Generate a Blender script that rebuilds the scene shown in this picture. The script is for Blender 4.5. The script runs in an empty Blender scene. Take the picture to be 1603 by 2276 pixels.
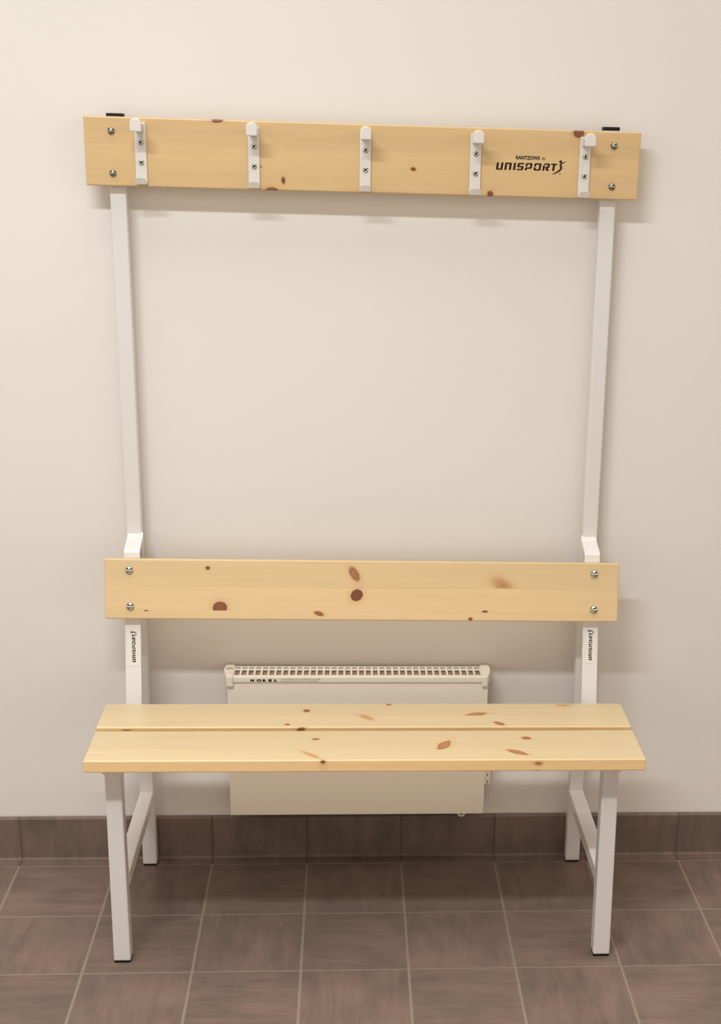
import bpy, bmesh, math
from mathutils import Matrix, Vector, Euler

scene = bpy.context.scene
COL = scene.collection
PI = math.pi


# ------------------------------------------------------------------ helpers
def lin(c):
    c = c / 255.0
    return c / 12.92 if c <= 0.04045 else ((c + 0.055) / 1.055) ** 2.4


def rgb(r, g, b):
    return (lin(r), lin(g), lin(b), 1.0)


WM = {}          # object -> world matrix, kept by hand while building


def link(name, data, mats=(), parent=None, world=None):
    o = bpy.data.objects.new(name, data)
    COL.objects.link(o)
    world = Matrix.Identity(4) if world is None else world
    WM[o] = world
    if parent is not None:
        o.parent = parent
        o.matrix_local = WM[parent].inverted() @ world
    else:
        o.matrix_world = world
    if data is not None:
        for m in mats:
            data.materials.append(m)
    return o


def empty(name, loc, label, cat):
    o = link(name, None, world=Matrix.Translation(loc))
    o.empty_display_size = 0.1
    o['label'] = label
    o['category'] = cat
    return o


def solid(name, bm, mats, parent=None, world=None, smooth=False):
    """world None: verts are in world coordinates, origin moves to their centre;
    otherwise verts are local to `world`."""
    if world is None:
        lo = Vector((1e9,) * 3)
        hi = -lo
        for v in bm.verts:
            for i in range(3):
                lo[i] = min(lo[i], v.co[i])
                hi[i] = max(hi[i], v.co[i])
        c = (lo + hi) / 2
        for v in bm.verts:
            v.co -= c
        world = Matrix.Translation(c)
    bmesh.ops.recalc_face_normals(bm, faces=bm.faces)
    me = bpy.data.meshes.new(name)
    bm.to_mesh(me)
    bm.free()
    if smooth:
        for p in me.polygons:
            p.use_smooth = True
    if not isinstance(mats, (list, tuple)):
        mats = [mats]
    return link(name, me, mats, parent, world)


def hexa(bm, pts, bev=0.0, seg=2, mi=0):
    """eight points: bottom ring then top ring"""
    vs = [bm.verts.new(p) for p in pts]
    fs = []
    for q in ((0, 1, 2, 3), (4, 5, 6, 7), (0, 1, 5, 4), (1, 2, 6, 5), (2, 3, 7, 6), (3, 0, 4, 7)):
        f = bm.faces.new([vs[i] for i in q])
        f.material_index = mi
        fs.append(f)
    bmesh.ops.recalc_face_normals(bm, faces=fs)
    if bev > 0:
        es = list({e for f in fs for e in f.edges})
        r = bmesh.ops.bevel(bm, geom=es, offset=bev, segments=seg, profile=0.5, affect='EDGES')
        for f in r['faces']:
            f.material_index = mi
    return vs


def box(bm, x0, x1, y0, y1, z0, z1, bev=0.0, seg=2, mi=0):
    hexa(bm, [(x0, y0, z0), (x1, y0, z0), (x1, y1, z0), (x0, y1, z0),
              (x0, y0, z1), (x1, y0, z1), (x1, y1, z1), (x0, y1, z1)], bev, seg, mi)


def prism(bm, prof, axis, a, b, bev=0.0, seg=2, mi=0):
    """extrude a closed 2-D profile; axis 'x' -> profile (y,z), axis 'y' -> profile (x,z)"""
    def P(p, t):
        return (t, p[0], p[1]) if axis == 'x' else (p[0], t, p[1])
    va = [bm.verts.new(P(p, a)) for p in prof]
    vb = [bm.verts.new(P(p, b)) for p in prof]
    n = len(prof)
    fs = [bm.faces.new(va), bm.faces.new(vb[::-1])]
    for i in range(n):
        j = (i + 1) % n
        fs.append(bm.faces.new((va[i], va[j], vb[j], vb[i])))
    for f in fs:
        f.material_index = mi
    bmesh.ops.recalc_face_normals(bm, faces=fs)
    if bev > 0:
        es = [e for e in {e for f in fs for e in f.edges}
              if len(e.link_faces) == 2 and e.calc_face_angle(0) > 0.5]
        bmesh.ops.bevel(bm, geom=es, offset=bev, segments=seg, profile=0.5, affect='EDGES')


def lathe(bm, prof, n=28, mi=0):
    """profile (radius, height) turned about -Y (height grows towards the viewer)"""
    rings = []
    for r, h in prof:
        if r < 1e-6:
            rings.append([bm.verts.new((0, -h, 0))])
        else:
            rings.append([bm.verts.new((r * math.cos(2 * PI * k / n), -h, r * math.sin(2 * PI * k / n)))
                          for k in range(n)])
    for a, b in zip(rings, rings[1:]):
        for k in range(n):
            k2 = (k + 1) % n
            if len(a) == 1:
                f = bm.faces.new((a[0], b[k], b[k2]))
            elif len(b) == 1:
                f = bm.faces.new((a[k], a[k2], b[0]))
            else:
                f = bm.faces.new((a[k], a[k2], b[k2], b[k]))
            f.material_index = mi


# ------------------------------------------------------------------ node helpers
class NT:
    def __init__(self, name):
        self.m = bpy.data.materials.new(name)
        self.m.use_nodes = True
        self.t = self.m.node_tree
        self.t.nodes.clear()
        self.out = self.t.nodes.new('ShaderNodeOutputMaterial')
        self.b = self.t.nodes.new('ShaderNodeBsdfPrincipled')
        self.t.links.new(self.b.outputs[0], self.out.inputs[0])

    def put(self, sock, v):
        if v is None:
            return
        if hasattr(v, 'is_output'):
            self.t.links.new(v, sock)
        else:
            if isinstance(v, tuple) and sock.type == "VECTOR":
                v = v[:3]
            sock.default_value = v

    def n(self, typ, **kw):
        x = self.t.nodes.new(typ)
        for k, v in kw.items():
            setattr(x, k, v)
        return x

    def math(self, op, a, b=None, c=None, clamp=False):
        x = self.n('ShaderNodeMath', operation=op, use_clamp=clamp)
        self.put(x.inputs[0], a)
        self.put(x.inputs[1], b)
        self.put(x.inputs[2], c)
        return x.outputs[0]

    def vmath(self, op, a, b=None):
        x = self.n('ShaderNodeVectorMath', operation=op)
        self.put(x.inputs[0], a)
        self.put(x.inputs[1], b)
        return x.outputs['Value'] if op in ('LENGTH', 'DOT_PRODUCT') else x.outputs[0]

    def sep(self, v):
        x = self.n('ShaderNodeSeparateXYZ')
        self.put(x.inputs[0], v)
        return x.outputs

    def comb(self, x_, y_, z_):
        x = self.n('ShaderNodeCombineXYZ')
        for i, v in enumerate((x_, y_, z_)):
            self.put(x.inputs[i], v)
        return x.outputs[0]

    def noise(self, vec, scale=1.0, detail=3.0, rough=0.5, dist=0.0):
        x = self.n('ShaderNodeTexNoise')
        self.put(x.inputs['Vector'], vec)
        x.inputs['Scale'].default_value = scale
        x.inputs['Detail'].default_value = detail
        x.inputs['Roughness'].default_value = rough
        x.inputs['Distortion'].default_value = dist
        return x.outputs[0]

    def white(self, vec):
        x = self.n('ShaderNodeTexWhiteNoise', noise_dimensions='3D')
        self.put(x.inputs['Vector'], vec)
        return x.outputs['Value']

    def smooth(self, v, a, b, lo=0.0, hi=1.0):
        x = self.n('ShaderNodeMapRange', interpolation_type='SMOOTHSTEP')
        self.put(x.inputs['Value'], v)
        x.inputs['From Min'].default_value = a
        x.inputs['From Max'].default_value = b
        x.inputs['To Min'].default_value = lo
        x.inputs['To Max'].default_value = hi
        return x.outputs[0]

    def mix(self, f, a, b, blend='MIX'):
        x = self.n('ShaderNodeMix', data_type='RGBA', blend_type=blend)
        self.put(x.inputs[0], f)
        self.put(x.inputs[6], a)
        self.put(x.inputs[7], b)
        return x.outputs[2]

    def scale(self, col, f):
        x = self.n('ShaderNodeVectorMath', operation='SCALE')
        self.put(x.inputs[0], col)
        self.put(x.inputs['Scale'], f)
        return x.outputs[0]

    def bump(self, h, strength=0.2, dist=0.001):
        x = self.n('ShaderNodeBump')
        self.put(x.inputs['Height'], h)
        x.inputs['Strength'].default_value = strength
        x.inputs['Distance'].default_value = dist
        self.t.links.new(x.outputs[0], self.b.inputs['Normal'])

    def obj(self):
        return self.n('ShaderNodeTexCoord').outputs['Object']


def plain(name, col, rough=0.5, metal=0.0, spec=0.5, var=0.02, vscale=40.0, bump=0.0):
    k = NT(name)
    p = k.obj()
    nz = k.noise(p, vscale, 3)
    f = k.math('MULTIPLY_ADD', nz, 2 * var, 1 - var)
    k.put(k.b.inputs['Base Color'], k.scale(col, f))
    k.b.inputs['Roughness'].default_value = rough
    k.b.inputs['Metallic'].default_value = metal
    k.b.inputs['Specular IOR Level'].default_value = spec
    if bump:
        k.bump(k.noise(p, 900, 2), bump, 0.0004)
    return k.m


def pine(name, base, knots, lams, upright, seed, edge=0.0):
    """clear-lacquered glued pine: grain along X, knots and glue lines where the board shows them"""
    k = NT(name)
    P = k.sep(k.obj())
    across = P[2] if upright else P[1]
    depth = P[1] if upright else P[2]
    wob = k.noise(k.comb(k.math('MULTIPLY', P[0], 5.0), k.math('MULTIPLY', across, 30.0),
                         k.math('MULTIPLY_ADD', depth, 30.0, seed)), 1.0, 2)
    a2 = k.math('MULTIPLY_ADD', wob, 0.012, across)
    lam = None
    for i, l in enumerate(lams):
        s = k.math('GREATER_THAN', across, l)
        s = k.math('MULTIPLY', s, (1.0, -0.7, 0.6)[i % 3])
        lam = s if lam is None else k.math('ADD', lam, s)
    gx = k.math('ADD', P[0], k.math('MULTIPLY', lam, 3.7)) if lam is not None else P[0]
    # pull the grain round each knot
    pts2 = []
    for (face, cx, ca, r1, r2, ang, tone, soft, clip) in knots:
        q = depth if (face == 'f' and not upright) else across
        v = k.comb(P[0], q, 0.0)
        mp = k.n('ShaderNodeMapping', vector_type='TEXTURE')
        k.put(mp.inputs['Vector'], v)
        mp.inputs['Location'].default_value = (cx, ca, 0)
        mp.inputs['Rotation'].default_value = (0, 0, ang)
        mp.inputs['Scale'].default_value = (r1, r2, 1)
        if tone <= 0.5 and soft < 0.2:          # slanting branch cut: pointed at both ends
            m3 = k.sep(mp.outputs[0])
            d = k.math('POWER', k.math('ADD', k.math('POWER', k.math('ABSOLUTE', m3[0]), 1.35),
                                       k.math('POWER', k.math('ABSOLUTE', m3[1]), 1.35)), 1 / 1.35)
        else:
            d = k.vmath('LENGTH', mp.outputs[0])
        pts2.append((d, q))
        if r1 > 0.004 and face == 't':
            g = k.smooth(d, 0.6, 3.2, 1.0, 0.0)
            sgn = k.math('SIGN', k.math('SUBTRACT', across, ca))
            a2 = k.math('SUBTRACT', a2, k.math('MULTIPLY', k.math('MULTIPLY', g, sgn), r2 * 0.8))
    broad = k.noise(k.comb(k.math('MULTIPLY', gx, 1.6), k.math('MULTIPLY', a2, 42.0),
                           k.math('MULTIPLY_ADD', depth, 42.0, seed * 1.7)), 1.0, 3, 0.55)
    lines = k.noise(k.comb(k.math('MULTIPLY', gx, 2.2), k.math('MULTIPLY', a2, 230.0),
                           k.math('MULTIPLY_ADD', depth, 230.0, seed * 2.3)), 1.0, 3, 0.6)
    fine = k.noise(k.comb(k.math('MULTIPLY', gx, 25.0), k.math('MULTIPLY', a2, 1500.0),
                          k.math('MULTIPLY', depth, 1500.0)), 1.0, 2)
    f = k.math('MULTIPLY_ADD', k.math('SUBTRACT', broad, 0.5), 0.13, 1.0)
    f = k.math('MULTIPLY_ADD', k.math('SUBTRACT', lines, 0.5), 0.13, f)
    f = k.math('MULTIPLY_ADD', k.math('SUBTRACT', fine, 0.5), 0.06, f)
    if lam is not None:
        f = k.math('MULTIPLY_ADD', lam, -0.03, f)
    col = k.scale(base, f)
    if edge:                                    # front edge: warmer edge grain, plus brightening that stands in for front light
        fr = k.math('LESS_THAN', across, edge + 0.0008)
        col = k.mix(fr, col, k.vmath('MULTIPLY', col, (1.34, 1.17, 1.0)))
    warm = k.smooth(lines, 0.52, 0.78, 0.0, 0.22)
    col = k.mix(warm, col, rgb(206, 158, 98))
    jit = k.noise(k.comb(k.math('MULTIPLY', P[0], 190.0), k.math('MULTIPLY', across, 240.0), depth), 1.0, 2)
    for (face, cx, ca, r1, r2, ang, tone, soft, clip), (d, q) in zip(knots, pts2):
        dj = k.math('MULTIPLY_ADD', k.math('SUBTRACT', jit, 0.5), 0.30, d)
        halo = k.smooth(dj, 0.9, 2.1, 0.34 * (0.35 + tone * 0.65), 0.0)
        core = k.smooth(dj, 1.0 - soft, 1.06 + soft * 0.3, 0.95 if soft < 0.55 else 0.75, 0.0)
        if clip is not None:
            above = k.math('GREATER_THAN', q, clip)
            halo = k.math('MULTIPLY', halo, above)
            core = k.math('MULTIPLY', core, above)
        if face == 'f' and not upright:
            front = k.math('LESS_THAN', across, edge + 0.0022)
            halo = k.math('MULTIPLY', halo, front)
            core = k.math('MULTIPLY', core, front)
        lo, hi = (212, 168, 114), (122, 64, 46)
        tone = tone * (1.0 if upright else 0.72)
        kc = [lo[i] + (hi[i] - lo[i]) * tone for i in range(3)]
        dark = rgb(*[c * 0.88 for c in kc])
        mid = rgb(*[min(255, c * 1.03) for c in kc])
        ring = k.math('SINE', k.math('MULTIPLY_ADD', jit, 2.5, k.math('MULTIPLY', d, 11.0)))
        ring = k.math('MULTIPLY_ADD', ring, 0.35, 0.45)
        rim = k.smooth(dj, 0.62, 0.95, 0.0, 0.6)
        kcol = k.mix(k.math('ADD', ring, rim, clamp=True), mid, dark)
        col = k.mix(halo, col, rgb(203, 146, 86))
        col = k.mix(core, col, kcol)
    k.put(k.b.inputs['Base Color'], col)
    k.b.inputs['Roughness'].default_value = 0.36
    k.b.inputs['Specular IOR Level'].default_value = 0.55
    k.bump(fine, 0.12, 0.0003)
    return k.m


TILE = 0.2
GX0 = -0.7


def tiles(name, cove):
    """grey-brown vinyl-look stoneware squares with pale grout, streaks turned tile by tile"""
    k = NT(name)
    p = k.obj()
    P = k.sep(p)
    u = k.math('MULTIPLY', k.math('SUBTRACT', P[0], GX0), 1 / TILE)
    iu = k.math('FLOOR', u)
    fu = k.math('FRACT', u)
    wob = k.noise(p, 60.0, 2)
    du = k.math('MULTIPLY', k.math('MINIMUM', fu, k.math('SUBTRACT', 1.0, fu)), TILE)
    if cove:
        iv = 7.0
        dist = du
        s1, s2 = P[0], k.math('SUBTRACT', P[2], P[1])
    else:
        v = k.math('MULTIPLY', P[1], -1 / TILE)
        iv = k.math('FLOOR', v)
        fv = k.math('FRACT', v)
        dv = k.math('MULTIPLY', k.math('MINIMUM', fv, k.math('SUBTRACT', 1.0, fv)), TILE)
        dist = k.math('MINIMUM', du, k.math('ADD', dv, 0.0009))
        s1, s2 = P[0], P[1]
    dist = k.math('MULTIPLY_ADD', k.math('SUBTRACT', wob, 0.5), 0.0012, dist)
    grout = k.smooth(dist, 0.0017, 0.0033, 0.9, 0.0)
    cid = k.comb(iu, iv, 3.0)
    rnd = k.white(cid)
    par = k.math('MODULO', k.math('ABSOLUTE', k.math('ADD', iu, iv)), 2.0)
    flip = k.math('GREATER_THAN', k.math('MULTIPLY_ADD', rnd, 0.5, k.math('MULTIPLY', par, 0.62)), 0.56)
    if cove:
        flip = 1.0
    off = k.math('MULTIPLY', rnd, 37.0)

    def streak(ax, ay, det=4, scale=1.0):
        A = k.noise(k.comb(k.math('MULTIPLY_ADD', s1, ax, off), k.math('MULTIPLY', s2, ay), off), scale, det, 0.62, 0.4)
        B = k.noise(k.comb(k.math('MULTIPLY_ADD', s1, ay, off), k.math('MULTIPLY', s2, ax), off), scale, det, 0.62, 0.4)
        m = k.n('ShaderNodeMix', data_type='FLOAT')
        k.put(m.inputs[0], flip)
        k.put(m.inputs[2], A)
        k.put(m.inputs[3], B)
        return m.outputs[0]
    st = streak(7.0, 45.0)
    st2 = streak(22.0, 160.0, 3)
    sc = streak(26.0, 420.0, 2)
    cloud = k.noise(p, 18.0, 5, 0.62)
    hue = k.noise(p, 7.0, 3, 0.5)
    spk = k.noise(p, 420.0, 2)
    f = k.math('MULTIPLY_ADD', k.math('SUBTRACT', st, 0.5), 0.20, 1.0)
    f = k.math('MULTIPLY_ADD', k.math('SUBTRACT', st2, 0.5), 0.26, f)
    f = k.math('MULTIPLY_ADD', k.math('SUBTRACT', cloud, 0.5), 0.34, f)
    f = k.math('MULTIPLY_ADD', k.math('SUBTRACT', spk, 0.5), 0.30, f)
    f = k.math('MULTIPLY_ADD', k.math('SUBTRACT', rnd, 0.5), 0.10, f)
    base = k.mix(k.smooth(k.math('MULTIPLY_ADD', st, 0.4, k.math('MULTIPLY', hue, 0.6)), 0.38, 0.62), TILE_A, TILE_B)
    col = k.scale(base, f)
    scr = k.smooth(sc, 0.68, 0.80, 0.0, 0.5)
    col = k.mix(scr, col, rgb(190, 170, 152))
    dk = k.smooth(sc, 0.20, 0.29, 0.45, 0.0)
    col = k.mix(dk, col, rgb(70, 55, 45))
    gcol = k.scale(GROUT_C if not cove else GROUT_D, k.math('MULTIPLY_ADD', spk, 0.3, 0.85))
    col = k.mix(grout, col, gcol)
    k.put(k.b.inputs['Base Color'], col)
    k.b.inputs['Roughness'].default_value = 0.5
    k.b.inputs['Specular IOR Level'].default_value = 0.35
    h = k.math('MULTIPLY_ADD', grout, -1.0, k.math('MULTIPLY', st2, 0.25))
    k.bump(h, 0.35, 0.0012)
    return k.m


KNOTS_hook = [
    ('t', -0.2615, 0.0574, 0.0102, 0.0045, 0.042, 0.8, 0.2, None),
    ('t', -0.1467, -0.0409, 0.0066, 0.0036, -1.468, 0.95, 0.5, None),
    ('t', -0.1669, -0.0607, 0.0128, 0.0077, -0.01, 0.6, 0.15, None),
    ('t', 0.0851, -0.0154, 0.0049, 0.0035, -0.109, 0.9, 0.4, None),
    ('t', 0.3803, 0.0542, 0.0106, 0.0084, -0.024, 0.75, 0.2, None),
    ('t', 0.2251, -0.0543, 0.0057, 0.0055, -0.108, 0.75, 0.3, None),
    ('t', -0.1871, -0.0186, 0.0032, 0.0012, 0.035, 0.8, 0.5, None),
]
KNOTS_back = [
    ('t', -0.2987, 0.0412, 0.0042, 0.0039, 0.077, 1.0, 0.5, None),
    ('t', -0.276, -0.0349, 0.0137, 0.0121, 0.117, 0.72, 0.1, -0.0401),
    ('t', -0.4153, -0.0412, 0.0051, 0.0013, 0.009, 0.8, 0.5, None),
    ('t', -0.02, 0.0322, 0.0167, 0.0086, -1.022, 0.42, 0.3, None),
    ('t', -0.0153, -0.0086, 0.0123, 0.0108, 0.724, 0.85, 0.1, None),
    ('t', -0.0875, -0.0448, 0.0098, 0.0044, -0.263, 0.55, 0.2, None),
    ('t', 0.2329, -0.039, 0.0061, 0.0028, 0.004, 0.9, 0.3, -0.0403),
    ('t', 0.2051, -0.0532, 0.0044, 0.0035, -0.013, 0.75, 0.4, None),
    ('t', 0.2669, 0.0121, 0.0245, 0.0131, -0.519, 0.33, 0.9, 0.0069),
]
KNOTS_sf = [
    ('t', -0.0937, 0.0253, 0.0073, 0.0037, -0.018, 0.75, 0.15, None),
    ('t', -0.1016, -0.041, 0.0258, 0.0047, -0.746, 0.22, 0.6, None),
    ('t', 0.1361, -0.0028, 0.0241, 0.0105, 1.054, 0.42, 0.08, -0.0212),
    ('t', 0.2883, 0.0273, 0.0086, 0.0062, -0.24, 0.65, 0.12, None),
    ('t', 0.2649, -0.0337, 0.0225, 0.0076, -0.535, 0.45, 0.1, None),
    ('f', -0.0791, 0.0081, 0.0047, 0.0036, -0.007, 0.9, 0.4, None),
    ('f', 0.2992, 0.0034, 0.0072, 0.0037, -0.023, 0.85, 0.6, None),
    ('f', 0.2975, -0.011, 0.0048, 0.0017, -0.013, 0.8, 0.6, None),
]
KNOTS_sr = [
    ('t', -0.1132, 0.0199, 0.0067, 0.0063, -1.297, 0.85, 0.15, None),
    ('t', -0.1468, -0.0442, 0.0054, 0.0039, -0.06, 0.8, 0.3, None),
    ('t', 0.0426, 0.0513, 0.0058, 0.0056, 1.239, 0.8, 0.4, None),
    ('t', -0.0007, -0.0118, 0.019, 0.0079, -0.741, 0.25, 0.7, None),
    ('t', 0.2059, 0.0013, 0.0235, 0.0094, 0.285, 0.42, 0.12, -0.0037),
    ('t', 0.246, -0.0415, 0.0117, 0.0056, -0.72, 0.6, 0.12, None),
    ('f', -0.1217, 0.0063, 0.0084, 0.0045, 0.228, 0.75, 0.4, None),
    ('t', 0.3789, 0.0458, 0.0158, 0.0045, 0.009, 0.3, 0.7, None),
    ('f', -0.4383, 0.0058, 0.0097, 0.0013, -0.002, 0.6, 0.5, None),
]
CAM = (-0.014906, -2.643681, 1.472647, 0.326892, -0.07351, 0.027304, 3101.795826, 990.304969, 1352.772807)
LAMP = 49.0
LAMP_C = (0.88, 0.95, 1.0)
LAMP_POS = (-0.62, -1.88, 2.65)
WORLD_S = 2.82
WORLD_RAMP = [(0.0, (0.27, 0.275, 0.245)), (1.0, (0.96, 0.85, 0.76)), (0.49, (0.27, 0.275, 0.245)), (0.51, (0.47, 0.43, 0.37)),
              (0.64, (0.47, 0.43, 0.37)), (0.68, (0.05, 0.046, 0.04)), (0.89, (0.05, 0.046, 0.04)), (0.915, (0.96, 0.85, 0.76))]
# ------------------------------------------------------------------ materials
TILE_A = rgb(127, 113, 103)
TILE_B = rgb(140, 122, 112)
GROUT_C = rgb(156, 145, 132)
GROUT_D = rgb(116, 102, 92)
M_WALL = plain('wall_paint', rgb(234, 229, 224), 0.62, spec=0.25, var=0.012, vscale=3.0, bump=0.08)
M_FLOOR = tiles('floor_tiles', False)
M_COVE = tiles('cove_tiles', True)
M_STEEL = plain('white_powder_coat', rgb(228, 224, 222), 0.30, spec=0.5, var=0.006)
M_HOOK = plain('white_hook_enamel', rgb(224, 219, 215), 0.35, spec=0.5, var=0.006)
M_BLACK = plain('black_plastic', rgb(34, 27, 24), 0.45, var=0.1)
M_CHROME = plain('bright_zinc', (0.62, 0.62, 0.60, 1), 0.14, metal=1.0, var=0.05)
M_ZINC = plain('dull_zinc', (0.40, 0.40, 0.36, 1), 0.22, metal=1.0, var=0.08)
M_SOCKET = plain('socket_shadow', rgb(50, 44, 38), 0.6, var=0.1)
M_INK = plain('dark_brown_print', rgb(48, 22, 14), 0.6, var=0.1)
M_INK2 = plain('grey_brown_print', rgb(120, 102, 88), 0.6, var=0.1)
M_LABEL = plain('label_film', rgb(230, 226, 219), 0.28, var=0.004)
M_HEAT = plain('cream_enamel', rgb(250, 242, 230), 0.45, spec=0.4, var=0.008)
M_CAP = plain('ivory_plastic', rgb(243, 236, 224), 0.35, var=0.006)
M_FIN = plain('heating_fins', rgb(176, 161, 140), 0.55, var=0.14, vscale=90.0)
M_DIAL = plain('dial_grey', rgb(200, 195, 182), 0.4, var=0.02)
M_PINE_HOOK = pine('pine_hook_board', rgb(217, 189, 146), KNOTS_hook, (0.0126, -0.0171), True, 3.1)
M_PINE_BACK = pine('pine_backrest', rgb(219, 196, 158), KNOTS_back, (0.0045, -0.0386), True, 11.7)
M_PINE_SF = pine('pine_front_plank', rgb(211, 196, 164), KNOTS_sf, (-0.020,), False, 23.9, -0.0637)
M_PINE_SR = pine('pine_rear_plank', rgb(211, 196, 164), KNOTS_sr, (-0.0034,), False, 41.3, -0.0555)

# ------------------------------------------------------------------ the room
WALL_Y = 0.04


def struct(name, bm, m, world=None):
    o = solid(name, bm, m, world=world or Matrix.Identity(4))
    o['kind'] = 'structure'
    return o


bm = bmesh.new()
box(bm, -3.0, 3.0, -4.2, WALL_Y + 0.1, -0.1, 0.0)
struct('floor', bm, M_FLOOR)
bm = bmesh.new()
box(bm, -3.0, 3.0, WALL_Y, WALL_Y + 0.1, 0.0, 2.75)
struct('wall_back', bm, M_WALL)
# coved skirting tile: flush toe, small radius, upright face with a rounded top
prof = [(0.0026, 0.0), (0.0026, 0.0012), (0.0245, 0.0016)]
for i in range(1, 7):
    a = i / 6 * PI / 2
    prof.append((0.0245 + 0.0045 * math.sin(a), 0.0061 - 0.0045 * math.cos(a)))
prof += [(0.0290, 0.0930)]
for i in range(1, 5):
    a = i / 4 * PI / 2
    prof.append((0.0290 + 0.0035 * (1 - math.cos(a)), 0.0930 + 0.0035 * math.sin(a)))
prof += [(0.0372, 0.0970), (0.0372, 0.0880), (WALL_Y, 0.0880), (WALL_Y, 0.0)]
bm = bmesh.new()
prism(bm, prof, 'x', -3.0, 3.0)
struct('baseboard_back', bm, M_COVE)

# ------------------------------------------------------------------ lettering
def ribbon(bm, pts, wid, mi=0, tf=lambda x, y: (x, 0, y)):
    L, R_ = [], []
    for i, (x, y) in enumerate(pts):
        x0, y0 = pts[max(i - 1, 0)]
        x1, y1 = pts[min(i + 1, len(pts) - 1)]
        d = math.hypot(x1 - x0, y1 - y0)
        nx, ny = -(y1 - y0) / d, (x1 - x0) / d
        w = wid[i] / 2
        L.append(bm.verts.new(tf(x + nx * w, y + ny * w)))
        R_.append(bm.verts.new(tf(x - nx * w, y - ny * w)))
    for i in range(len(pts) - 1):
        f = bm.faces.new((L[i], L[i + 1], R_[i + 1], R_[i]))
        f.material_index = mi


GLYPHS = {          # rectangles in logo units: cap height 122, sheared afterwards
    'U': (178, [(0, 12, 37, 122), (6, 0, 90, 22), (80, 0, 116, 122), (2, 6, 40, 20)]),
    'n': (328, [(0, 0, 36, 122), (14, 100, 106, 122), (80, 0, 116, 112), (76, 90, 114, 118)]),
    'I': (483, [(0, 0, 35, 122)]),
    'S': (550, [(14, 101, 114, 122), (0, 52, 36, 114), (10, 50, 102, 71), (76, 8, 110, 68), (-2, 0, 98, 21)]),
    'P': (692, [(0, 0, 34, 46), (4, 62, 34, 116), (14, 101, 112, 122), (84, 36, 118, 114), (14, 28, 106, 49)]),
    'O': (848, [(0, 68, 33, 114), (0, 8, 34, 52), (12, 101, 114, 122), (88, 8, 122, 114), (10, 0, 110, 21)]),
    'R': (1005, [(0, 0, 33, 90), (14, 101, 112, 122), (84, 60, 118, 114), (46, 48, 108, 69), (66, 0, 116, 20)]),
    'T': (1146, [(0, 101, 102, 122), (34, 0, 70, 106)]),
}


def unisport(bm, tf, mi=0):
    """word mark with its leaping figure; tf maps logo units to the surface"""
    def T(x, y, k):
        p = tf(x + 0.14 * y, y)
        return (p[0], p[1] - 6e-6 * k, p[2])
    for g, (x0, rects) in GLYPHS.items():
        polys = [((a, b), (c, b), (c, d), (a, d)) for a, b, c, d in rects]
        if g == 'R':
            polys.append(((42, 60), (80, 60), (112, 4), (70, 4)))
        for k, poly in enumerate(polys):        # overlapping strokes lie a hair in front of each other
            f = bm.faces.new([bm.verts.new(T(x0 + p, q, k)) for p, q in poly])
            f.material_index = mi
    ribbon(bm, [(1425, 160), (1372, 142), (1322, 112), (1334, 76), (1344, 44), (1312, 6), (1252, -30), (1178, -58)],
           [2, 16, 30, 38, 32, 28, 20, 2], mi, tf)
    for cx, cy, rx, ry in ((1325, 158, 23, 23), (1322, -46, 15, 6)):
        f = bm.faces.new([bm.verts.new(tf(cx + rx * math.cos(t * PI / 10), cy + ry * math.sin(t * PI / 10)))
                          for t in range(20)])
        f.material_index = mi


def add_text(bm, body, x0, x1, zbase, zcap, tf, mi=0, bold=0.0, shear=0.0):
    """flat letters between x0 and x1, cap height zbase..zcap, from the built-in font"""
    cu = bpy.data.curves.new('t', 'FONT')
    cu.body = body
    cu.size = 1.0
    cu.offset = bold
    cu.shear = shear
    cu.resolution_u = 4
    o = bpy.data.objects.new('t', cu)
    COL.objects.link(o)
    dg = bpy.context.evaluated_depsgraph_get()
    me = bpy.data.meshes.new_from_object(o.evaluated_get(dg))
    xs = [v.co.x for v in me.vertices]
    lo, hi = min(xs), max(xs)
    sx = (x1 - x0) / (hi - lo)
    sz = (zcap - zbase) / 0.70
    vs = [bm.verts.new(tf(x0 + (v.co.x - lo) * sx, zbase + v.co.y * sz)) for v in me.vertices]
    for p in me.polygons:
        try:
            f = bm.faces.new([vs[i] for i in p.vertices])
            f.material_index = mi
        except ValueError:
            pass
    bpy.data.objects.remove(o)
    bpy.data.curves.remove(cu)
    bpy.data.meshes.remove(me)


# ------------------------------------------------------------------ the bench
bench = empty('changing_room_bench', (0.0185, -0.19, 0.0),
              'white steel framed pine bench with backrest and five white coat hooks on its top rail', 'bench')

# --- pine boards
BO = 0.0025


def board(name, m, centre, size, rot=(0, 0, 0)):
    bm = bmesh.new()
    sx, sy, sz = (s / 2 for s in size)
    box(bm, -sx, sx, -sy, sy, -sz, sz, BO, 3)
    W = Matrix.Translation(centre) @ Euler(rot).to_matrix().to_4x4()
    return solid(name, bm, m, bench, W)


hook_board = board('hook_board', M_PINE_HOOK, (0.0137, -0.014, 1.42935), (0.988, 0.022, 0.1169), (0, 0.00294, 0))
backrest = board('backrest_board', M_PINE_BACK, (0.0167, -0.0792, 0.6375), (0.9865, 0.020, 0.1150), (-0.21, 0.0040, 0))
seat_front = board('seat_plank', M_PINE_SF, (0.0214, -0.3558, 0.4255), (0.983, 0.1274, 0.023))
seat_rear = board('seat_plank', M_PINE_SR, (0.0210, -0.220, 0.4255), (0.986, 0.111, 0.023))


def dome(r, h, rim=0.0006):
    p = [(r, -0.002), (r, rim)]
    for i in range(1, 9):
        a = i / 8 * PI / 2
        p.append((r * math.cos(a) if i < 8 else 0.0, rim + (h - rim) * math.sin(a)))
    return p


def bolt(parent, m, local, r, h):
    bm = bmesh.new()
    lathe(bm, dome(r, h))
    return solid('bolt', bm, m, parent, WM[parent] @ Matrix.Translation(local), True)


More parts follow.
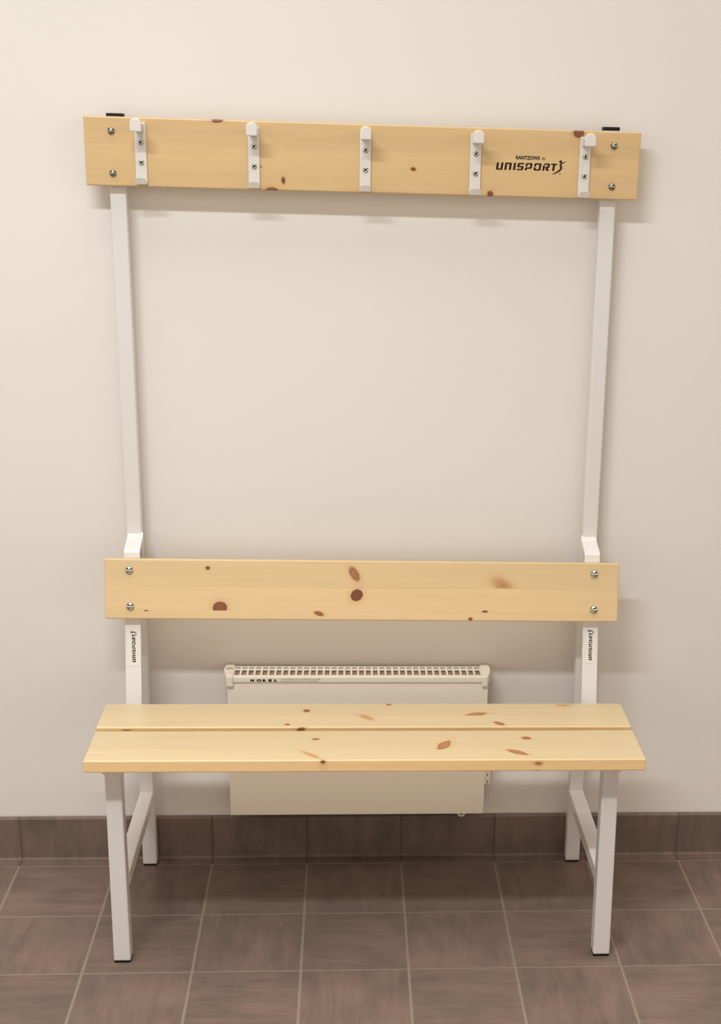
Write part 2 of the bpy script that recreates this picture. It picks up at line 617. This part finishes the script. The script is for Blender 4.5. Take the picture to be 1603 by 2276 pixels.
def dup(o, parent, world):
    c = o.copy()
    COL.objects.link(c)
    WM[c] = world
    c.parent = parent
    c.matrix_local = WM[parent].inverted() @ world
    return c


hb = [(-0.4465, 0.0341), (-0.4465, -0.0367), (0.4454, 0.0342), (0.4459, -0.0360)]
b0 = bolt(hook_board, M_ZINC, (hb[0][0], -0.011, hb[0][1]), 0.0063, 0.0052)
for x, z in hb[1:]:
    dup(b0, hook_board, WM[hook_board] @ Matrix.Translation((x, -0.011, z)))
bb = [(-0.4463, 0.0358), (-0.4451, -0.0332), (0.4450, 0.0368), (0.4457, -0.0328)]
b0 = bolt(backrest, M_CHROME, (bb[0][0], -0.010, bb[0][1]), 0.0078, 0.0062)
for x, z in bb[1:]:
    dup(b0, backrest, WM[backrest] @ Matrix.Translation((x, -0.010, z)))

# --- burnt-in mark on the hook board
S = 1.0177e-4
bm = bmesh.new()
unisport(bm, lambda x, y: (0.2334 + (x - 178) * S, -0.0113, -0.0121 + y * S + (x - 178) * 0.6e-6))
TF = lambda x, z: (x, -0.0113, z)
add_text(bm, 'RANTZOWS', 0.2690, 0.3121, 0.0068, 0.0127, TF, 0, 0.030)
add_text(bm, 'by', 0.3161, 0.3230, 0.0072, 0.0122, TF, 0, 0.0, 0.2)
solid('printed_logo', bm, M_INK, hook_board, WM[hook_board])

# --- coat hooks
def make_hook(x, dz):
    W = Matrix.Translation((x, -0.025, 1.4104 + dz))
    bm = bmesh.new()
    box(bm, -0.0101, 0.0101, -0.0042, 0.0, -0.0355, 0.0672, 0.0014)                    # back strap
    prism(bm, [(-0.002, 0.0505), (-0.002, 0.0665), (-0.028, 0.0630), (-0.052, 0.0645),
               (-0.055, 0.0540), (-0.030, 0.0525)], 'x', -0.0062, 0.0062, 0.0012)       # arm
    pr = [(-0.0098, 0.0512), (0.0098, 0.0512)]
    for i in range(13):
        a = i / 12 * PI
        pr.append((0.0098 * math.cos(a), 0.0645 + 0.0093 * math.sin(a)))
    prism(bm, pr, 'y', -0.0575, -0.0510, 0.0020, 3)                                     # rounded tip
    box(bm, -0.0101, 0.0101, -0.0200, 0.0, -0.0368, -0.0328, 0.0012)                    # toe
    lp = [(-0.0100, -0.0368), (0.0100, -0.0368), (0.0100, -0.0285)]
    for i in range(1, 8):
        t = -1 + 2 * i / 8
        lp.append((-0.0100 * t, -0.0285 + 0.0038 * math.sqrt(max(0, 1 - t * t))))
    lp.append((-0.0100, -0.0285))
    n0 = len(bm.verts)
    prism(bm, lp, 'y', -0.0215, -0.0175, 0.0009)
    bm.verts.ensure_lookup_table()
    for v in bm.verts[n0:]:
        v.co.y -= 0.42 * (v.co.z + 0.0368)      # upturned lip, leaning forward
    h = solid('coat_hook', bm, M_HOOK, bench, W)
    for z in (0.0336, 0.0):
        bm = bmesh.new()
        r = 0.0049
        lathe(bm, [(r, -0.001), (r, 0.0010), (r * 0.90, 0.0022), (r * 0.68, 0.0031), (r * 0.42, 0.0034),
                   (r * 0.38, 0.0014)], 24)
        lathe(bm, [(r * 0.38, 0.0014), (0.0, 0.0011)], 24, 1)
        solid('screw', bm, [M_CHROME, M_SOCKET], h, W @ Matrix.Translation((0.0005, -0.0042, z)), True)
    return h


hooks = [(-0.3824, 0.0030), (-0.1845, 0.0013), (0.0127, 0.0), (0.2098, -0.0012), (0.4072, -0.0014)]
first = make_hook(*hooks[0])
for x, dz in hooks[1:]:
    W = Matrix.Translation((x, -0.025, 1.4104 + dz))
    c = dup(first, bench, W)
    for s in first.children:
        dup(s, c, W @ (WM[first].inverted() @ WM[s]))

# --- steel frame
UY0, UY1 = -0.003, 0.0225


def post(name, x0b, x1b, x0t, x1t, y0, y1, z0, z1, bev=0.003):
    bm = bmesh.new()
    hexa(bm, [(x0b, y0, z0), (x1b, y0, z0), (x1b, y1, z0), (x0b, y1, z0),
              (x0t, y0, z1), (x1t, y0, z1), (x1t, y1, z1), (x0t, y1, z1)], bev, 3)
    return solid(name, bm, M_STEEL, bench)


def cap(name, parent, x0, x1, y0, y1, z0, z1):
    bm = bmesh.new()
    box(bm, x0, x1, y0, y1, z0, z1, 0.0012)
    return solid(name, bm, M_BLACK, parent)


def back_y(z):
    return -0.0566 - 0.2133 * (0.696 - z)


def support(x0, x1):
    path = [(-0.001, 0.7290), (-0.0045, 0.7240), (-0.0090, 0.7203), (-0.0460, 0.7112), (-0.0520, 0.7086),
            (-0.0556, 0.7040), (back_y(0.696), 0.696), (back_y(0.39), 0.39)]
    th = 0.009
    back = []
    for i, p in enumerate(path):
        a, b = Vector(path[max(0, i - 1)]), Vector(path[min(len(path) - 1, i + 1)])
        d = (b - a).normalized()
        n = Vector((-d.y, d.x))
        if n.x < 0 and i > 5:
            n = -n
        if i <= 5:
            n = Vector((0.35, -1)).normalized() if i < 4 else Vector((0.8, -0.6)).normalized()
        back.append((p[0] + n.x * th, p[1] + n.y * th))
    bm = bmesh.new()
    prism(bm, path + back[::-1], 'x', x0, x1, 0.0010, 2)
    return solid('back_support', bm, M_STEEL, bench)


def sticker(parent, x0, x1, z0, z1, xbase, zstart):
    c = math.cos(math.atan(0.2133))
    bm = bmesh.new()
    vs = [bm.verts.new((x, back_y(z) - 0.0004, z)) for x, z in ((x0, z0), (x1, z0), (x1, z1), (x0, z1))]
    bm.faces.new(vs)
    s = 5.05e-5

    def tf(x, y):
        z = zstart + (x - 178) * s * c
        return (xbase - y * s, back_y(z) - 0.0007, z)
    unisport(bm, tf, 1)
    return solid('logo_sticker', bm, [M_LABEL, M_INK], parent)


for side in (0, 1):
    if side == 0:
        ub, ut = (-0.4437, -0.4145), (-0.4440, -0.4148)
        lb, lt = (-0.4470, -0.4158), (-0.4448, -0.4155)
        sup = (-0.4424, -0.4122)
        st = (-0.4425, -0.4150)
        stk = (-0.4398, -0.4142, 0.4889, 0.5627, -0.4229, 0.4965)
        bear = (-0.4490, -0.4100)
    else:
        ub, ut = (0.4530, 0.4830), (0.4430, 0.4722)
        lb, lt = (0.4522, 0.4842), (0.4478, 0.4776)
        sup = (0.4455, 0.4758)
        st = (0.4510, 0.4810)
        stk = (0.4500, 0.4735, 0.4945, 0.5600, 0.4640, 0.5012)
        bear = (0.4430, 0.4822)
    up = post('upright', ub[0], ub[1], ut[0], ut[1], UY0, UY1, 0.004, 1.4888)
    cap('foot_cap', up, ub[0] + 0.001, ub[1] - 0.001, UY0 + 0.001, UY1 - 0.0005, 0.0016, 0.0045)
    cap('top_cap', up, ut[0], ut[1], UY0, UY1, 1.4885, 1.4945)
    sp = support(*sup)
    sticker(sp, *stk)
    lg = post('front_leg', lb[0], lb[1], lt[0], lt[1], -0.366, -0.336, 0.004, 0.386)
    cap('foot_cap', lg, lb[0] + 0.001, lb[1] - 0.001, -0.365, -0.337, 0.0, 0.0045)
    bm = bmesh.new()
    box(bm, st[0], st[1], -0.338, -0.002, 0.146, 0.1735, 0.0028, 3)
    solid('stretcher', bm, M_STEEL, bench)
    bm = bmesh.new()
    box(bm, bear[0], bear[1], -0.3660, -0.108, 0.3848, 0.414, 0.0025, 3)
    solid('seat_bearer', bm, M_STEEL, bench)

# ------------------------------------------------------------------ the wall heater
heater = empty('wall_heater', (0.006, WALL_Y, 0.12),
               'low cream electric panel heater on the wall behind the bench seat', 'heater')
bm = bmesh.new()
box(bm, -0.2560, 0.2690, -0.0270, 0.0230, 0.1296, 0.4272, 0.0015)
solid('front_panel', bm, M_HEAT, heater)
bm = bmesh.new()
box(bm, -0.2440, 0.2550, -0.0240, 0.0215, 0.4265, 0.4340)
solid('heating_element', bm, M_FIN, heater)

GX_L, GX_R, NS = -0.2438, 0.2552, 36
bm = bmesh.new()
zt, zb_ = 0.4397, 0.4365
box(bm, GX_L, GX_R, 0.0240, 0.0285, 0.4265, zt, 0.0008)
box(bm, GX_L, GX_R, 0.0080, 0.0130, zb_, zt, 0.0008)
prism(bm, [(-0.0222, zb_), (-0.0222, zt), (-0.0285, zt - 0.0002), (-0.0305, zt - 0.0016), (-0.0308, zt - 0.004),
           (-0.0308, 0.4275), (-0.0268, 0.4275), (-0.0268, zb_)], 'x', GX_L, GX_R)
pitch = (GX_R - GX_L) / NS
for i in range(NS + 1):
    x = GX_L + i * pitch
    w = 0.0023
    box(bm, max(x - w, GX_L), min(x + w, GX_R), -0.0240, 0.0260, zb_, zt - 0.0001, 0.0005, 1)
grille = solid('top_grille', bm, M_CAP, heater)
bm = bmesh.new()
TF = lambda x, z: (x, -0.0311, z)
xs = (-0.2091, -0.1970, -0.1851, -0.1733, -0.1619)
ws = (0.0068, 0.0086, 0.0068, 0.0060, 0.0056)
for ch, x, w in zip('NOREL', xs, ws):
    add_text(bm, ch, x, x + w * 1.08, 0.4290, 0.4335, TF, 0, 0.065)
add_text(bm, 'Må ikke tildekkes  Får ej övertäckas  Ei saa peittää', -0.1492, -0.0702, 0.4332, 0.4351, TF, 1)
add_text(bm, 'Nicht abdecken  Do not cover  Nie przykrywać', -0.1492, -0.0747, 0.4290, 0.4311, TF, 1)
solid('printed_text', bm, [M_INK, M_INK2], grille)


def end_cap(inner, outs, s):
    """inner: straight inner edge; outs: outer edge at back, middle, front"""
    bm = bmesh.new()
    rows = [(0.030, outs[0]), (0.020, outs[0] + 0.6 * (outs[1] - outs[0])), (0.008, outs[1]),
            (-0.006, outs[1] + 0.15 * (outs[2] - outs[1])), (-0.020, outs[1] + 0.55 * (outs[2] - outs[1])), (-0.0305, outs[2])]
    top, bot = [], []
    for y, xo in rows:
        z = 0.4425 - (0.030 - y) * 0.026
        top.append((bm.verts.new((inner, y, z)), bm.verts.new((xo, y, z))))
        zb = 0.4225
        bot.append((bm.verts.new((inner, y, zb)), bm.verts.new((xo, y, zb))))
    for i in range(len(rows) - 1):
        bm.faces.new((top[i][0], top[i][1], top[i + 1][1], top[i + 1][0]))
        bm.faces.new((bot[i][0], bot[i][1], bot[i + 1][1], bot[i + 1][0]))
        bm.faces.new((top[i][1], bot[i][1], bot[i + 1][1], top[i + 1][1]))
        bm.faces.new((top[i][0], bot[i][0], bot[i + 1][0], top[i + 1][0]))
    for e in (0, -1):
        bm.faces.new((top[e][0], top[e][1], bot[e][1], bot[e][0]))
    bmesh.ops.recalc_face_normals(bm, faces=bm.faces)
    es = [e for e in bm.edges if len(e.link_faces) == 2 and e.calc_face_angle(0) > 0.6]
    bmesh.ops.bevel(bm, geom=es, offset=0.0018, segments=3, profile=0.5, affect='EDGES')
    x0, x1 = sorted((inner, outs[2]))
    box(bm, x0, x1, -0.0345, -0.0265, 0.4190, 0.4405, 0.0013)
    return solid('end_cap', bm, M_CAP, heater)


cl = end_cap(-0.2440, (-0.2612, -0.2645, -0.2572), -1)
end_cap(0.2553, (0.2735, 0.2755, 0.2670), 1)
bm = bmesh.new()
n = 28
ring = [[bm.verts.new((-0.2535 + r * math.cos(2 * PI * k / n), 0.0085 + r * math.sin(2 * PI * k / n), z)) for k in range(n)]
        for r, z in ((0.0079, 0.4415), (0.0079, 0.4424), (0.0074, 0.4427))]
for a, b in zip(ring, ring[1:]):
    for k in range(n):
        bm.faces.new((a[k], a[(k + 1) % n], b[(k + 1) % n], b[k]))
bm.faces.new(ring[-1])
bm.faces.new(ring[0][::-1])
solid('control_dial', bm, M_DIAL, cl)

bm = bmesh.new()
box(bm, -0.2000, 0.2100, 0.0220, WALL_Y, 0.17, 0.40, 0.001)
box(bm, 0.2100, 0.2862, 0.0200, 0.0228, 0.176, 0.300, 0.0004)
for z, h in ((0.1975, 0.0032), (0.1815, 0.0032), (0.1735 + 0.006, 0.0)):
    if h:
        box(bm, 0.2792, 0.2806, 0.0196, 0.0206, z - h, z + h * 0.6, 0, 1, 1)
solid('mounting_bracket', bm, [M_HEAT, M_SOCKET], heater)

bm = bmesh.new()
R0, r0, N1, N2 = 0.0075, 0.0022, 24, 10
rr = []
for i in range(N1):
    a = 2 * PI * i / N1
    rr.append([bm.verts.new((0.2255 + (R0 + r0 * math.cos(2 * PI * j / N2)) * math.cos(a), 0.004 + r0 * math.sin(2 * PI * j / N2),
                             0.1172 + (R0 + r0 * math.cos(2 * PI * j / N2)) * math.sin(a))) for j in range(N2)])
for i in range(N1):
    for j in range(N2):
        a, b = rr[i], rr[(i + 1) % N1]
        bm.faces.new((a[j], a[(j + 1) % N2], b[(j + 1) % N2], b[j]))
box(bm, 0.2220, 0.2290, 0.0020, 0.0060, 0.1225, 0.1310, 0.0008)
solid('cord_loop', bm, M_CAP, heater, smooth=True)

# parts that look different from the rest of their thing
PART_LABELS = {'hook_board': 'knotty pine board with dark burnt-in lettering', 'backrest_board': 'tilted knotty pine backrest board',
               'seat_plank': 'knotty pine seat plank', 'top_cap': 'black plastic end cap', 'foot_cap': 'black plastic foot cap',
               'bolt': 'shiny domed metal bolt', 'screw': 'shiny metal socket screw', 'control_dial': 'flat grey oval dial',
               'logo_sticker': 'white sticker with dark upright lettering', 'heating_element': 'grey-brown element under the grille',
               'printed_logo': 'dark brown lettering and leaping figure', 'printed_text': 'black lettering and small grey warning text'}
for o in COL.objects:
    if o.parent is not None:
        t = PART_LABELS.get(o.name.split('.')[0])
        if t:
            o['label'] = t

# ------------------------------------------------------------------ light
la = bpy.data.lights.new('ceiling_tube', 'AREA')
la.shape = 'RECTANGLE'
la.size = 1.15
la.size_y = 0.14
la.energy = LAMP
la.color = LAMP_C
lo = bpy.data.objects.new('ceiling_tube_light', la)
COL.objects.link(lo)
lo.location = LAMP_POS          # a tube fitting under the ceiling, parallel to the wall, shining straight down

w = bpy.data.worlds.new('room_glow')
scene.world = w
w.use_nodes = True
nt = w.node_tree
nt.nodes.clear()
wo = nt.nodes.new('ShaderNodeOutputWorld')
bg = nt.nodes.new('ShaderNodeBackground')
tc = nt.nodes.new('ShaderNodeTexCoord')
sx = nt.nodes.new('ShaderNodeSeparateXYZ')
rp = nt.nodes.new('ShaderNodeValToRGB')
mr = nt.nodes.new('ShaderNodeMapRange')
nt.links.new(tc.outputs['Generated'], sx.inputs[0])
nt.links.new(sx.outputs['Z'], mr.inputs['Value'])
mr.inputs['From Min'].default_value = -1
mr.inputs['From Max'].default_value = 1
nt.links.new(mr.outputs[0], rp.inputs[0])
for i, (p, c) in enumerate(WORLD_RAMP):
    e = rp.color_ramp.elements[i] if i < 2 else rp.color_ramp.elements.new(p)
    e.position = p
    e.color = (*c, 1)
nt.links.new(rp.outputs[0], bg.inputs[0])
bg.inputs[1].default_value = WORLD_S
nt.links.new(bg.outputs[0], wo.inputs[0])

# ------------------------------------------------------------------ camera
cx, cy, cz, pit, yaw, roll, foc, ppx, ppy = CAM
cp, sp_, cyw, syw, cr, sr = math.cos(pit), math.sin(pit), math.cos(yaw), math.sin(yaw), math.cos(roll), math.sin(roll)
fw = Vector((-syw * cp, cyw * cp, -sp_))
rt = Vector((cyw, syw, 0))
up_ = rt.cross(fw)
rt2 = cr * rt + sr * up_
up2 = -sr * rt + cr * up_
cam = bpy.data.cameras.new('camera')
co = bpy.data.objects.new('camera', cam)
COL.objects.link(co)
co.matrix_world = Matrix.Translation((cx, cy, cz)) @ Matrix((rt2, up2, -fw)).transposed().to_4x4()
cam.sensor_fit = 'HORIZONTAL'
cam.sensor_width = 36.0
cam.lens = foc / 1603 * 36.0
cam.shift_x = (801.5 - ppx) / 1603
cam.shift_y = (ppy - 1138.0) / 1603
cam.clip_start = 0.05
scene.camera = co

scene.view_settings.view_transform = 'Standard'
scene.view_settings.look = 'None'
scene.view_settings.exposure = 0.0
scene.view_settings.gamma = 0.8
scene.cycles.use_denoising = True
scene.cycles.max_bounces = 6
